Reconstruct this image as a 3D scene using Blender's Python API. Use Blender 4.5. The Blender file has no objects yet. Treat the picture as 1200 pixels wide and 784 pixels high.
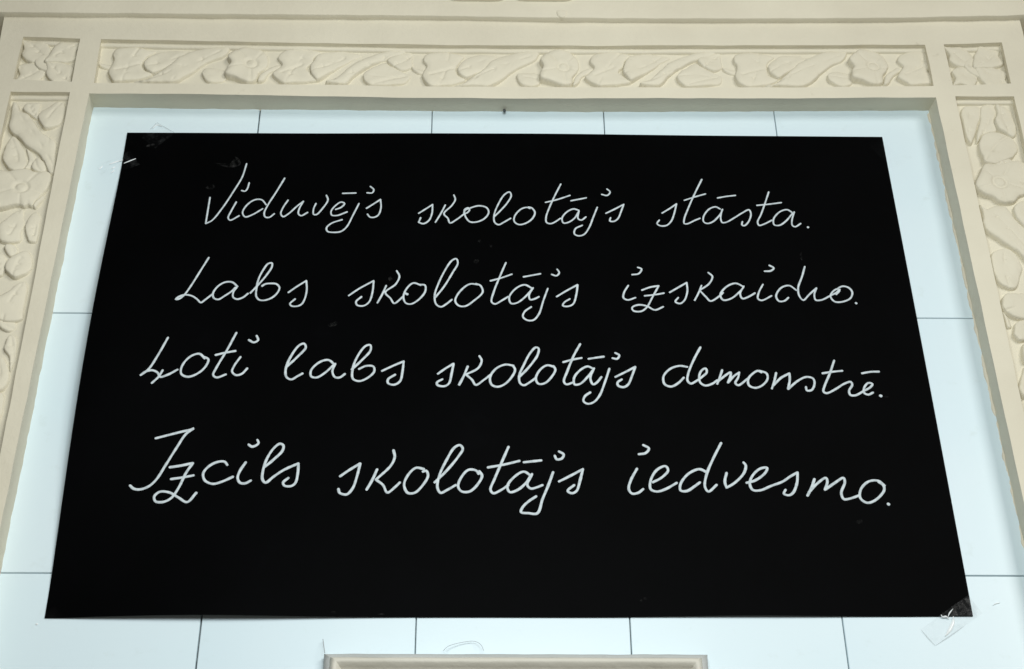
import bpy, math, random
import numpy as np
from mathutils import Vector, Matrix, noise

random.seed(7)
scene = bpy.context.scene
col = scene.collection

# ------------------------------------------------------------------ camera
ZOFF = 2.5383                       # upper horizontal tile joint above the floor
CAM = np.array([0.262, -1.3457, 1.6])
YAW, PITCH, ROLL = 0.0218, 0.5965, -0.0065
F_PX = 1811.06                      # focal length in pixels of the 1200 px wide photograph


def basis():
    cy, sy = math.cos(YAW), math.sin(YAW)
    cp, sp = math.cos(PITCH), math.sin(PITCH)
    cr, sr = math.cos(ROLL), math.sin(ROLL)
    f = np.array([sy * cp, cy * cp, sp])
    r = np.array([cy, -sy, 0.0])
    u = np.cross(r, f)
    return cr * r + sr * u, -sr * r + cr * u, f


RT, UP, FW = basis()
cam_data = bpy.data.cameras.new('camera')
cam = bpy.data.objects.new('camera', cam_data)
col.objects.link(cam)
cam.matrix_world = Matrix(((RT[0], UP[0], -FW[0], CAM[0]), (RT[1], UP[1], -FW[1], CAM[1]),
                           (RT[2], UP[2], -FW[2], CAM[2]), (0, 0, 0, 1)))
cam_data.sensor_width = 36.0
cam_data.lens = F_PX / 1200.0 * 36.0
cam_data.clip_end = 50
scene.camera = cam

# ------------------------------------------------------------------ room light (indoors: no sun, no sky)
world = bpy.data.worlds.new('World')
scene.world = world
world.use_nodes = True
bg = world.node_tree.nodes['Background']
bg.inputs['Color'].default_value = (1.0, 0.94, 0.85, 1)
bg.inputs['Strength'].default_value = 0.105


def area_light(name, loc, target, size, size_y, energy, color):
    d = bpy.data.lights.new(name, 'AREA')
    d.shape = 'RECTANGLE'
    d.size, d.size_y, d.energy, d.color = size, size_y, energy, color
    o = bpy.data.objects.new(name, d)
    col.objects.link(o)
    o.location = loc
    o.rotation_euler = (Vector(target) - Vector(loc)).to_track_quat('-Z', 'Y').to_euler()
    return o


CENTRE = (0.29, 0.0, ZOFF - 0.05)
area_light('window_light', (2.35, -3.2, ZOFF + 1.0), CENTRE, 1.35, 1.2, 62, (1.0, 0.985, 0.95))
area_light('front_fill', (0.30, -1.15, ZOFF - 0.13), (0.30, 0, ZOFF - 0.20), 0.6, 0.45, 10.8, (0.94, 0.985, 1.0))  # added fill lamp near the camera, brightens the centre and lower part

vs = scene.view_settings
vs.view_transform = 'Standard'
vs.look = 'None'
vs.exposure = 0
vs.gamma = 1
vs.use_curve_mapping = False
scene.render.engine = 'CYCLES'


# ------------------------------------------------------------------ helpers
def at(px, py, Y=0.0):
    """photo pixel -> point of the vertical plane y = Y"""
    d = FW + (px - 600) / F_PX * RT - (py - 392) / F_PX * UP
    return CAM + (Y - CAM[1]) / d[1] * d


def nz(x, y, z, s):
    return noise.noise(Vector((x * s, y * s, z * s)))


def mesh_obj(name, verts, faces, mat, parent=None, smooth=True):
    me = bpy.data.meshes.new(name)
    me.from_pydata([tuple(map(float, v)) for v in verts], [], faces)
    me.update()
    if smooth:
        me.polygons.foreach_set('use_smooth', [True] * len(me.polygons))
    me.materials.append(mat)
    o = bpy.data.objects.new(name, me)
    col.objects.link(o)
    if parent is not None:
        o.parent = parent
    return o


def empty(name, loc=(0, 0, 0)):
    o = bpy.data.objects.new(name, None)
    o.empty_display_size = 0.05
    col.objects.link(o)
    return o


def tag(o, label, cat, group=None):
    o['label'] = label
    o['category'] = cat
    if group:
        o['group'] = group
    return o


def spline(pts, step, closed=False):
    """Catmull-Rom through pts, resampled at about 'step'"""
    P = [np.array(p, float) for p in pts]
    n = len(P)
    if n == 2 and not closed:
        m = max(2, int(np.linalg.norm(P[1] - P[0]) / step) + 1)
        return [P[0] + (P[1] - P[0]) * i / (m - 1) for i in range(m)]
    out = []
    segs = n if closed else n - 1
    for i in range(segs):
        if closed:
            a, b, c, d = P[(i - 1) % n], P[i], P[(i + 1) % n], P[(i + 2) % n]
        else:
            b, c = P[i], P[i + 1]
            a = P[i - 1] if i > 0 else 2 * b - c
            d = P[i + 2] if i + 2 < n else 2 * c - b
        t0 = 0.0
        t1 = t0 + max(np.linalg.norm(b - a), 1e-6) ** .5
        t2 = t1 + max(np.linalg.norm(c - b), 1e-6) ** .5
        t3 = t2 + max(np.linalg.norm(d - c), 1e-6) ** .5
        m = max(2, int(np.linalg.norm(c - b) / step))
        for k in range(m):
            t = t1 + (t2 - t1) * k / m
            A1 = (t1 - t) / (t1 - t0) * a + (t - t0) / (t1 - t0) * b
            A2 = (t2 - t) / (t2 - t1) * b + (t - t1) / (t2 - t1) * c
            A3 = (t3 - t) / (t3 - t2) * c + (t - t2) / (t3 - t2) * d
            B1 = (t2 - t) / (t2 - t0) * A1 + (t - t0) / (t2 - t0) * A2
            B2 = (t3 - t) / (t3 - t1) * A2 + (t - t1) / (t3 - t1) * A3
            out.append((t2 - t) / (t2 - t1) * B1 + (t - t1) / (t2 - t1) * B2)
    if not closed:
        out.append(P[-1])
    return out


# ------------------------------------------------------------------ materials
def new_mat(name):
    m = bpy.data.materials.new(name)
    m.use_nodes = True
    nt = m.node_tree
    return m, nt, nt.nodes['Principled BSDF']


def add_noise(nt, scale, detail=4, rough=0.6, coord='Object', stretch=None):
    tc = nt.nodes.new('ShaderNodeTexCoord')
    n = nt.nodes.new('ShaderNodeTexNoise')
    n.inputs['Scale'].default_value = scale
    n.inputs['Detail'].default_value = detail
    n.inputs['Roughness'].default_value = rough
    if stretch:
        mp = nt.nodes.new('ShaderNodeMapping')
        mp.inputs['Scale'].default_value = stretch
        nt.links.new(tc.outputs[coord], mp.inputs['Vector'])
        nt.links.new(mp.outputs['Vector'], n.inputs['Vector'])
    else:
        nt.links.new(tc.outputs[coord], n.inputs['Vector'])
    return n


def ramp(nt, src, stops):
    r = nt.nodes.new('ShaderNodeValToRGB')
    e = r.color_ramp.elements
    while len(e) < len(stops):
        e.new(0.5)
    for el, (p, c) in zip(e, stops):
        el.position = p
        el.color = (*c, 1)
    nt.links.new(src, r.inputs['Fac'])
    return r


def bump(nt, bsdf, src, strength, dist):
    b = nt.nodes.new('ShaderNodeBump')
    b.inputs['Strength'].default_value = strength
    b.inputs['Distance'].default_value = dist
    nt.links.new(src, b.inputs['Height'])
    nt.links.new(b.outputs['Normal'], bsdf.inputs['Normal'])
    return b


def mix_mul(nt, a, b, fac=1.0):
    m = nt.nodes.new('ShaderNodeMix')
    m.data_type = 'RGBA'
    m.blend_type = 'MULTIPLY'
    m.inputs['Factor'].default_value = fac
    nt.links.new(a, m.inputs[6])
    nt.links.new(b, m.inputs[7])
    return m.outputs[2]


def stucco_material(name, lo, hi, rough=0.62):
    m, nt, b = new_mat(name)
    big = add_noise(nt, 7, 5, 0.6)
    c1 = ramp(nt, big.outputs['Fac'], [(0.25, tuple(v * .94 for v in lo)), (0.75, hi)])
    spots = add_noise(nt, 55, 3, 0.55)
    c2 = ramp(nt, spots.outputs['Fac'], [(0.0, (1, 1, 1)), (0.70, (1, 1, 1)), (0.80, (0.80, 0.79, 0.76))])
    nt.links.new(mix_mul(nt, c1.outputs['Color'], c2.outputs['Color'], 0.7), b.inputs['Base Color'])
    b.inputs['Roughness'].default_value = rough
    b.inputs['Specular IOR Level'].default_value = 0.3
    fine = add_noise(nt, 95, 6, 0.68)
    bump(nt, b, fine.outputs['Fac'], 0.5, 0.0014)
    return m


M_STUCCO = stucco_material('cream_painted_stucco', (0.675, 0.63, 0.495), (0.72, 0.68, 0.54))
M_WALL = stucco_material('plaster_wall_paint', (0.50, 0.47, 0.38), (0.56, 0.53, 0.43), 0.8)
M_MOULD = stucco_material('cream_moulding_paint', (0.60, 0.58, 0.49), (0.66, 0.64, 0.56), 0.5)
M_DUSTY = stucco_material('dusty_grey_paint', (0.40, 0.42, 0.40), (0.52, 0.54, 0.52), 0.7)

# glazed tile, each tile a touch different
M_TILE, nt, b = new_mat('white_glazed_tile')
oi = nt.nodes.new('ShaderNodeObjectInfo')
tn = add_noise(nt, 5, 3, 0.5)
tr = ramp(nt, tn.outputs['Fac'], [(0.3, (0.66, 0.795, 0.835)), (0.7, (0.695, 0.81, 0.84))])
rr = ramp(nt, oi.outputs['Random'], [(0.0, (0.945, 0.955, 0.965)), (1.0, (1, 1, 1))])
ds = add_noise(nt, 38, 6, 0.65)
dr = ramp(nt, ds.outputs['Fac'], [(0.0, (1, 1, 1)), (0.60, (1, 1, 1)), (0.78, (0.86, 0.86, 0.82))])
nt.links.new(mix_mul(nt, mix_mul(nt, tr.outputs['Color'], rr.outputs['Color']), dr.outputs['Color'], 0.6), b.inputs['Base Color'])
b.inputs['Roughness'].default_value = 0.32
b.inputs['Specular IOR Level'].default_value = 0.35
wv = add_noise(nt, 14, 2, 0.4)
bump(nt, b, wv.outputs['Fac'], 0.12, 0.002)

M_GROUT, nt, b = new_mat('dark_grout')
gn = add_noise(nt, 60, 3)
gr = ramp(nt, gn.outputs['Fac'], [(0.35, (0.03, 0.035, 0.04)), (0.7, (0.22, 0.25, 0.25))])
nt.links.new(gr.outputs['Color'], b.inputs['Base Color'])
b.inputs['Roughness'].default_value = 0.9

M_BLACK, nt, b = new_mat('black_matt_film')
bn = add_noise(nt, 9, 6, 0.65)
br = ramp(nt, bn.outputs['Fac'], [(0.35, (0.0005, 0.0006, 0.00065)), (0.62, (0.0008, 0.0009, 0.0011)), (0.85, (0.0016, 0.0018, 0.0022))])
nt.links.new(br.outputs['Color'], b.inputs['Base Color'])
b.inputs['Roughness'].default_value = 0.55
b.inputs['Specular IOR Level'].default_value = 0.022

M_CHALK, nt, b = new_mat('white_chalk_marker')
cn = add_noise(nt, 260, 3, 0.6)
cr_ = ramp(nt, cn.outputs['Fac'], [(0.30, (0.42, 0.48, 0.50)), (0.55, (0.57, 0.64, 0.66)), (0.8, (0.68, 0.75, 0.77))])
nt.links.new(cr_.outputs['Color'], b.inputs['Base Color'])
b.inputs['Roughness'].default_value = 0.85
b.inputs['Specular IOR Level'].default_value = 0.2

M_SMUDGE_GLINT, nt, b = new_mat('chalk_smudge_glint')
sn = add_noise(nt, 180, 4, 0.7)
sr_ = ramp(nt, sn.outputs['Fac'], [(0.42, (0.006, 0.0065, 0.0065)), (0.75, (0.05, 0.05, 0.048))])
nt.links.new(sr_.outputs['Color'], b.inputs['Base Color'])
sa = ramp(nt, sn.outputs['Fac'], [(0.40, (0, 0, 0)), (0.72, (0.75, 0.75, 0.75))])
nt.links.new(sa.outputs['Color'], b.inputs['Alpha'])
b.inputs['Roughness'].default_value = 0.9
b.inputs['Specular IOR Level'].default_value = 0.1

def tape_material(name, lo, hi):
    m, nt, b = new_mat(name)
    b.inputs['Base Color'].default_value = (0.20, 0.215, 0.215, 1)
    b.inputs['Roughness'].default_value = 0.16
    n = add_noise(nt, 85, 4, 0.65)
    r = nt.nodes.new('ShaderNodeMapRange')
    for k, v in zip(('From Min', 'From Max', 'To Min', 'To Max'), (0.5, 0.72, lo, hi)):
        r.inputs[k].default_value = v
    nt.links.new(n.outputs['Fac'], r.inputs['Value'])
    nt.links.new(r.outputs['Result'], b.inputs['Alpha'])
    return m


M_TAPE = tape_material('clear_adhesive_tape', 0.004, 0.03)
M_TAPE_LOOSE = tape_material('loose_adhesive_tape', 0.006, 0.085)
M_TAPE_CRINKLED = tape_material('crinkled_adhesive_tape', 0.035, 0.11)

M_CREASE_GLINT, nt, b = new_mat('tape_crease_glint')  # whitish colour paints in the glints along the tape creases
b.inputs['Base Color'].default_value = (0.88, 0.93, 0.93, 1)
b.inputs['Roughness'].default_value = 0.2
b.inputs['Alpha'].default_value = 0.85

M_EDGE_SHADE, nt, b = new_mat('tape_edge_shade')  # grey strip paints in the thin shadow at the tape edge
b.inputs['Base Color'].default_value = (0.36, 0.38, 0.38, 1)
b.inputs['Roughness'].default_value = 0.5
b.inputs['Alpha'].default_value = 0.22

M_THREAD, nt, b = new_mat('grey_thread')
b.inputs['Base Color'].default_value = (0.35, 0.38, 0.38, 1)
b.inputs['Roughness'].default_value = 0.8

# ------------------------------------------------------------------ planes of the place (y, metres; wall tiles face at 0)
Y_FACE = -0.028       # front of the stucco surround
Y_PANEL = -0.0188     # ground of the carved panels
Y_FILLET = -0.0205
Y_CORN = -0.0360
Z_BOT = ZOFF - 0.92


class VLine:          # near-vertical edge, x as a function of z
    def __init__(self, pts, Y):
        q = np.array([at(x, y, Y) for x, y in pts])
        self.b, self.a = np.polyfit(q[:, 2], q[:, 0], 1)

    def __call__(self, z):
        return self.a + self.b * z


class HLine:          # near-horizontal edge, z as a function of x
    def __init__(self, pts, Y):
        q = np.array([at(x, y, Y) for x, y in pts])
        self.x, self.z = q[:, 0], q[:, 2]

    def __call__(self, x):
        return float(np.interp(x, self.x, self.z))


OUT_L = VLine([(5, 20), (-5, 75)], Y_FACE)
PAN_L1 = VLine([(27, 43), (12.5, 107), (6.5, 132)], Y_FACE)
PAN_L2 = VLine([(95, 44), (81.5, 108), (64, 195), (48, 290)], Y_FACE)
TOP_L = VLine([(118, 46), (110, 97)], Y_FACE)
TOP_R = VLine([(1084.6, 54), (1093.6, 100)], Y_FACE)
PAN_R1 = VLine([(1106.5, 51), (1119, 114), (1158, 290)], Y_FACE)
PAN_R2 = VLine([(1174, 50), (1188, 113), (1197, 150)], Y_FACE)
OUT_R = VLine([(1195, 22), (1211, 90)], Y_FACE)
OPEN_L = VLine([(105, 109), (87, 190), (67, 290), (51, 370), (29, 480)], Y_FACE)
OPEN_R = VLine([(1098, 117), (1134, 290), (1172.7, 470), (1177, 480), (1200, 586)], Y_FACE)
TILE_L = VLine([(95.7, 190), (78, 290), (61, 370), (39, 480), (2, 662)], 0.0)
TILE_R = VLine([(1091, 140), (1122, 290), (1143, 373), (1163, 470)], 0.0)
H_TOP = HLine([(0, 8), (1200, 10)], Y_FACE)
H_PT = HLine([(-40, 42), (27, 43), (118, 46), (300, 49), (500, 52.5), (700, 53.5), (900, 53), (1085, 52.5), (1175, 50), (1240, 49)], Y_FACE)
H_PB = HLine([(-40, 92), (18, 93), (112, 97), (300, 98.5), (485, 101), (700, 102.5), (900, 102.5), (1090, 101), (1185, 98), (1250, 97)], Y_FACE)
H_OP = HLine([(-40, 107), (13, 107.5), (81, 108), (105, 109), (300, 111.5), (485, 114.5), (640, 115.5), (900, 115), (1097, 114.5), (1118, 113), (1188, 113), (1260, 112)], Y_FACE)
H_TILE = HLine([(60, 124), (110, 125.5), (300, 128), (506, 130), (707, 131), (909, 130), (1095, 129), (1140, 128)], 0.0)

# ------------------------------------------------------------------ plaster wall behind everything
wall = mesh_obj('plaster_wall', [(-1.6, 0.016, Z_BOT), (2.2, 0.016, Z_BOT), (2.2, 0.016, ZOFF + 0.9), (-1.6, 0.016, ZOFF + 0.9),
                                 (-1.6, 0.10, Z_BOT), (2.2, 0.10, Z_BOT), (2.2, 0.10, ZOFF + 0.9), (-1.6, 0.10, ZOFF + 0.9)],
                [(0, 1, 2, 3), (7, 6, 5, 4), (0, 4, 5, 1), (3, 2, 6, 7), (1, 5, 6, 2), (0, 3, 7, 4)], M_WALL, smooth=False)
wall['kind'] = 'structure'

# ------------------------------------------------------------------ tiled recess: dark grout bed + single tiles
XL, XR = -0.222, 0.832
grout = mesh_obj('tiled_wall', [(XL, 0.003, Z_BOT), (XR, 0.003, Z_BOT), (XR, 0.003, ZOFF + 0.315), (XL, 0.003, ZOFF + 0.315),
                                (XL, 0.0158, Z_BOT), (XR, 0.0158, Z_BOT), (XR, 0.0158, ZOFF + 0.315), (XL, 0.0158, ZOFF + 0.315)],
                 [(0, 1, 2, 3), (7, 6, 5, 4), (0, 4, 5, 1), (3, 2, 6, 7), (1, 5, 6, 2), (0, 3, 7, 4)], M_GROUT, smooth=False)
grout['kind'] = 'structure'


def tile(x0, x1, z0, z1):
    """a pillow-edged glazed tile, face at y = 0"""
    cx, cz, hx, hz = (x0 + x1) / 2, (z0 + z1) / 2, (x1 - x0) / 2, (z1 - z0) / 2
    rings = [(0.0, 0.004), (0.0, 0.0014), (0.0002, 0.0004), (0.0007, 0.0)]
    v, f = [], []
    for ins, y in rings:
        for sx, sz in ((-1, -1), (1, -1), (1, 1), (-1, 1)):
            v.append((sx * (hx - ins), y, sz * (hz - ins)))
    for r in range(len(rings) - 1):
        for k in range(4):
            a, b_ = r * 4 + k, r * 4 + (k + 1) % 4
            f.append((a, b_, b_ + 4, a + 4))
    n = len(v) - 4
    f.append((n, n + 1, n + 2, n + 3))
    o = mesh_obj('tile', v, f, M_TILE, grout, smooth=False)
    o.location = (cx, random.uniform(-0.00025, 0.00025), cz)
    o.rotation_euler = (random.uniform(-.0012, .0012), 0, random.uniform(-.0012, .0012))
    return o


xj = [XL, 0.0, 0.2, 0.4, 0.6, XR]
xgap = [0, .0007, .00038, .0004, .00036, 0]
zj = [Z_BOT, ZOFF - 0.601, ZOFF - 0.3005, ZOFF, ZOFF + 0.313]
zgap = [0, .0005, .0004, .0005, 0]
for i in range(5):
    for j in range(4):
        tile(xj[i] + xgap[i], xj[i + 1] - xgap[i + 1], zj[j] + zgap[j], zj[j + 1] - zgap[j + 1])

# ------------------------------------------------------------------ stucco surround
surround = empty('stucco_surround')
tag(surround, 'cream painted stucco surround with carved leaf and flower panels framing the tiles', 'surround')


def build_face():
    def col_x(k, z, band):
        # eight break lines; the 4th and 5th change from panel edge to opening edge
        if k == 3:
            A, B = TOP_L(z), OPEN_L(z)
        elif k == 4:
            A, B = TOP_R(z), OPEN_R(z)
        else:
            return (OUT_L, PAN_L1, PAN_L2, None, None, PAN_R1, PAN_R2, OUT_R)[k](z)
        return A + (B - A) * band

    hl = [H_TOP, H_PT, H_PB, H_OP, lambda x: Z_BOT]
    rows = []
    for j, n in enumerate((6, 9, 4, 300)):
        for i in range(n):
            rows.append((j, i / n))
    rows.append((3, 1.0))
    colsd = []
    for k, n in enumerate((6, 12, 6, 220, 6, 12, 6)):
        for i in range(n):
            colsd.append((k, i / n))
    colsd.append((6, 1.0))
    R, C = len(rows), len(colsd)
    V, Fc, idx = [], [], {}
    jit = []

    def pos(r, c):
        j, g = rows[r]
        k, h = colsd[c]
        band = 0.0 if j < 2 else (g if j == 2 else 1.0)
        z = ZOFF + 0.2
        for _ in range(4):
            x0, x1 = col_x(k, z, band), col_x(k + 1, z, band)
            x = x0 + (x1 - x0) * h
            z = hl[j](x) * (1 - g) + hl[j + 1](x) * g
        return x, z

    def rowband(r):
        return rows[r][0] if r < R - 1 else 4

    holes = {(1, 1), (1, 3), (1, 5), (3, 1), (3, 3), (3, 5)}
    P = [[pos(r, c) for c in range(C)] for r in range(R)]

    def vid(r, c, tagk='f', xyz=None):
        key = (r, c, tagk)
        if key not in idx:
            if xyz is None:
                x, z = P[r][c]
                wob = 0.0007 * nz(x, 0.3, z, 22) + 0.0006 * nz(x, 1.3, z, 6)
                x += 0.0006 * nz(x, 5.1, z, 30)
                z += 0.0006 * nz(x, 9.1, z, 30)
                xyz = (x, Y_FACE + wob, z)
            idx[key] = len(V)
            V.append(xyz)
        return idx[key]

    def ishole(r, c):
        if r < 0 or c < 0 or r >= R - 1 or c >= C - 1:
            return None
        return (rows[r][0], colsd[c][0]) in holes

    def back(r, c, which, f):
        """point on the reveal at fraction f from front to back"""
        x, z = P[r][c]
        if which == (3, 3):
            bx = x
            xl, xr = OPEN_L(z), OPEN_R(z)
            tl, tr_ = TILE_L(z), TILE_R(z)
            u = (x - xl) / (xr - xl)
            bx = tl + (tr_ - tl) * u
            bz = min(z, 1e9)
            topz = H_OP(x)
            if abs(z - topz) < 0.02:
                bz = z + (H_TILE(bx) - topz) * max(0, 1 - abs(z - topz) / 0.02)
            yb = 0.003
            bx += 0.0008 * nz(x, 3.3, z, 90) * f + 0.0011 * nz(x, 2.3, z, 23) * f
            bz += 0.0010 * nz(x, 7.7, z, 60) * f
        else:
            bx, bz, yb = x, z, Y_PANEL + 0.003
            bx += 0.0008 * nz(x, 3.3, z, 80) * f
            bz += 0.0008 * nz(x, 7.7, z, 80) * f
        w = 0.0005 * nz(x + f, 4.4, z, 45)
        return (x + (bx - x) * f + w, Y_FACE + (yb - Y_FACE) * f, z + (bz - z) * f + w)

    def wallq(r0, c0, r1, c1, which):
        prev = (vid(r0, c0), vid(r1, c1))
        for s in (0.35, 0.75, 1.0):
            a = vid(r0, c0, (which, s), back(r0, c0, which, s))
            b_ = vid(r1, c1, (which, s), back(r1, c1, which, s))
            Fc.append((prev[0], prev[1], b_, a))
            prev = (a, b_)

    for r in range(R - 1):
        for c in range(C - 1):
            here = ishole(r, c)
            w = (rows[r][0], colsd[c][0])
            if not here:
                Fc.append((vid(r + 1, c), vid(r + 1, c + 1), vid(r, c + 1), vid(r, c)))
            else:
                if ishole(r - 1, c) is False:
                    wallq(r, c, r, c + 1, w)
                if ishole(r + 1, c) is False:
                    wallq(r + 1, c + 1, r + 1, c, w)
                if ishole(r, c - 1) is False:
                    wallq(r + 1, c, r, c, w)
                if ishole(r, c + 1) is False:
                    wallq(r, c + 1, r + 1, c + 1, w)
        # outer sides
        for c, (ra, rb) in ((0, (r, r + 1)), (C - 1, (r + 1, r))):
            a, b_ = vid(ra, c), vid(rb, c)
            a2 = vid(ra, c, 'o', (P[ra][c][0], 0.0165, P[ra][c][1]))
            b2 = vid(rb, c, 'o', (P[rb][c][0], 0.0165, P[rb][c][1]))
            Fc.append((a, b_, b2, a2))
    o = mesh_obj('face_frame', V, Fc, M_STUCCO, surround)
    bv = o.modifiers.new('soft_edges', 'BEVEL')
    bv.width = 0.0011
    bv.segments = 2
    bv.limit_method = 'ANGLE'
    bv.angle_limit = math.radians(48)
    bv.harden_normals = True
    return o


build_face()


# carved elements: each one a small moulded height field that sinks into the panel ground
def sdf_poly(px, pz, poly):
    A = np.array(poly)
    B = np.roll(A, -1, axis=0)
    d2 = np.full(px.shape, 1e9)
    inside = np.zeros(px.shape, bool)
    for (ax, az), (bx, bz) in zip(A, B):
        ex, ez = bx - ax, bz - az
        wx, wz = px - ax, pz - az
        t = np.clip((wx * ex + wz * ez) / (ex * ex + ez * ez + 1e-18), 0, 1)
        d2 = np.minimum(d2, (wx - ex * t) ** 2 + (wz - ez * t) ** 2)
        cond = ((az > pz) != (bz > pz))
        with np.errstate(divide='ignore', invalid='ignore'):
            xi = ax + (pz - az) * ex / (ez if abs(ez) > 1e-12 else 1e-12)
        inside ^= cond & (px < xi)
    d = np.sqrt(d2)
    return np.where(inside, d, -d)


def carve(name, poly, parent, height=0.008, round_=0.006, tilt=(0.0, 0.0), dish=0.0, vein=None, clip=None, g=0.00105, ring=None):
    """poly: world (x, z) outline. tilt leans the top, dish hollows it, vein = (x0,z0,x1,z1) cuts a midrib"""
    poly = spline(poly, 0.002, closed=True)
    height, round_ = height * 0.66, round_ * 1.1
    poly = [(x + 0.0012 * nz(x, 11.0, z, 60) + 0.0006 * nz(x, 17.0, z, 150), z + 0.0012 * nz(x, 14.0, z, 60) + 0.0006 * nz(x, 19.0, z, 150)) for x, z in poly]
    A = np.array(poly)
    m = 0.0022
    x0, z0 = A.min(0) - m
    x1, z1 = A.max(0) + m
    if clip:
        x0, x1 = max(x0, clip[0]), min(x1, clip[1])
        z0, z1 = max(z0, clip[2]), min(z1, clip[3])
        if x1 - x0 < .003 or z1 - z0 < .003:
            return None
    nx, nz_ = int((x1 - x0) / g) + 2, int((z1 - z0) / g) + 2
    gx, gz = np.meshgrid(np.linspace(x0, x1, nx), np.linspace(z0, z1, nz_))
    d = sdf_poly(gx, gz, A)
    rise = np.where(d > 0, height * (0.72 * (1 - (1 - np.clip(d / 0.0011, 0, 1)) ** 2) + 0.28 * (1 - (1 - np.clip(d / round_, 0, 1)) ** 2)), 0)
    sink = np.where(d < 0, 3.0 * d, 0)
    cx, cz = A.mean(0)
    sx, sz = max(1e-3, np.ptp(A[:, 0]) / 2), max(1e-3, np.ptp(A[:, 1]) / 2)
    u, w = (gx - cx) / sx, (gz - cz) / sz
    h = rise * (1 + np.clip((tilt[0] - 0.42) * u + (tilt[1] - 0.16) * w, -0.72, 0.6) - dish * np.exp(-(u * u + w * w) * 2.2)) + sink
    if vein:
        vx0, vz0, vx1, vz1 = vein
        ex, ez = vx1 - vx0, vz1 - vz0
        t = np.clip(((gx - vx0) * ex + (gz - vz0) * ez) / (ex * ex + ez * ez), 0, 1)
        dv = np.hypot(gx - vx0 - t * ex, gz - vz0 - t * ez)
        h -= np.where(d > 0, 0.0012 * np.exp(-(dv / 0.002) ** 2), 0)
    if name in ('carved_leaf', 'carved_ribbon', 'carved_bud'):
        # engraved midrib and side veins along the long axis of the piece
        ev, ax = np.linalg.eigh(np.cov((A - A.mean(0)).T))
        a1 = ax[:, 1]
        a2 = np.array((-a1[1], a1[0]))
        ln = math.sqrt(ev[1]) * 1.35
        wd = math.sqrt(ev[0]) * 1.5
        lines = [(np.array((cx, cz)) - a1 * ln, np.array((cx, cz)) + a1 * ln, 1.0)]
        if name != 'carved_bud':
            for q in (-0.55, -0.05, 0.45):
                b0 = np.array((cx, cz)) + a1 * ln * q
                for sg in (-1, 1):
                    lines.append((b0, b0 + a1 * ln * 0.35 + a2 * sg * wd * 0.85, 0.7))
        for p0, p1, k in lines:
            e = p1 - p0
            t = np.clip(((gx - p0[0]) * e[0] + (gz - p0[1]) * e[1]) / (e @ e + 1e-12), 0, 1)
            bow = 0.0025 * np.sin(t * math.pi) * (1 if cx * 50 % 1 > .5 else -1)
            dv = np.hypot(gx - p0[0] - t * e[0] + a2[0] * bow, gz - p0[1] - t * e[1] + a2[1] * bow)
            wear = np.clip(0.55 + 1.1 * np.sin(gx * 210 + cx * 900) * np.sin(gz * 190 + cz * 700), 0, 1)
            h -= np.where(d > 0.001, 0.0011 * k * wear * np.exp(-(dv / 0.0013) ** 2), 0)
    if ring:
        rx, rz, rad = ring
        rd = np.hypot(gx - rx, gz - rz)
        h -= np.where(d > 0, 0.0018 * np.exp(-((rd - rad) / 0.0022) ** 2), 0)
        ang = np.arctan2(gz - rz, gx - rx)
        h -= np.where(d > 0, 0.0008 * np.exp(-(np.sin(ang * 2.5 + .6) / 0.20) ** 2) * np.clip((rd - rad) / 0.006, 0, 1), 0)
    V, Fc = [], []
    keep = -np.ones(gx.shape, int)
    for r in range(nz_):
        for c in range(nx):
            if d[r, c] > -0.0022:
                keep[r, c] = len(V)
                x, z = gx[r, c], gz[r, c]
                hh = h[r, c] + 0.00045 * nz(x, 2.0, z, 80) + 0.0016 * nz(x, 7.0, z, 36)
                V.append((x, Y_PANEL - hh + 0.0004, z))
    for r in range(nz_ - 1):
        for c in range(nx - 1):
            q = (keep[r, c], keep[r, c + 1], keep[r + 1, c + 1], keep[r + 1, c])
            if min(q) >= 0:
                Fc.append(q)
    if not Fc:
        return None
    return mesh_obj(name, V, Fc, M_STUCCO, parent)


def zoomed(pts, ox, oy, s):
    return [(ox + x / s, oy + y / s) for x, y in pts]


def to_world(pts, Y=Y_PANEL - 0.006):
    return [(q[0], q[2]) for q in (at(x, y, Y) for x, y in pts)]


def panel(xa, xb, za, zb, sideways):
    """recessed panel ground with a thin fillet round its edge"""
    V, Fc = [], []
    nx, nz_ = max(4, int((xb - xa) / 0.008)), max(4, int((za - zb) / 0.008))
    for r in range(nz_ + 1):
        for c in range(nx + 1):
            x = xa - 0.003 + (xb - xa + 0.006) * c / nx
            z = zb - 0.003 + (za - zb + 0.006) * r / nz_
            V.append((x, Y_PANEL + 0.0008 * nz(x, 1.1, z, 35), z))
    for r in range(nz_):
        for c in range(nx):
            a = r * (nx + 1) + c
            Fc.append((a, a + 1, a + nx + 2, a + nx + 1))
    return mesh_obj('relief_panel', V, Fc, M_STUCCO, surround)


def fillet(p, pts):
    """soft raised strip along the head of a panel"""
    V, Fc = [], []
    prof = [(0.004, 0.0), (0.0, -0.0036), (-0.0045, -0.0036), (-0.0058, -0.0022), (-0.0066, 0.002)]
    q = spline(pts, 0.006)
    for x, z in q:
        for dz, dy in prof:
            V.append((x, Y_PANEL + dy + 0.0005 * nz(x, 3, z, 40), z + dz + 0.0006 * nz(x, 8, z, 25)))
    n = len(prof)
    for i in range(len(q) - 1):
        for k in range(n - 1):
            Fc.append((i * n + k, i * n + n + k, i * n + n + k + 1, i * n + k + 1))
    mesh_obj('fillet', V, Fc, M_STUCCO, p)


def rect_of(L, Rr, T, B):
    zt = max(T(L(ZOFF + .3)), T(Rr(ZOFF + .3)), T((L(ZOFF + .3) + Rr(ZOFF + .3)) / 2))
    zb = min(B(L(ZOFF + .3)), B(Rr(ZOFF + .3)))
    return zt, zb


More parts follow.
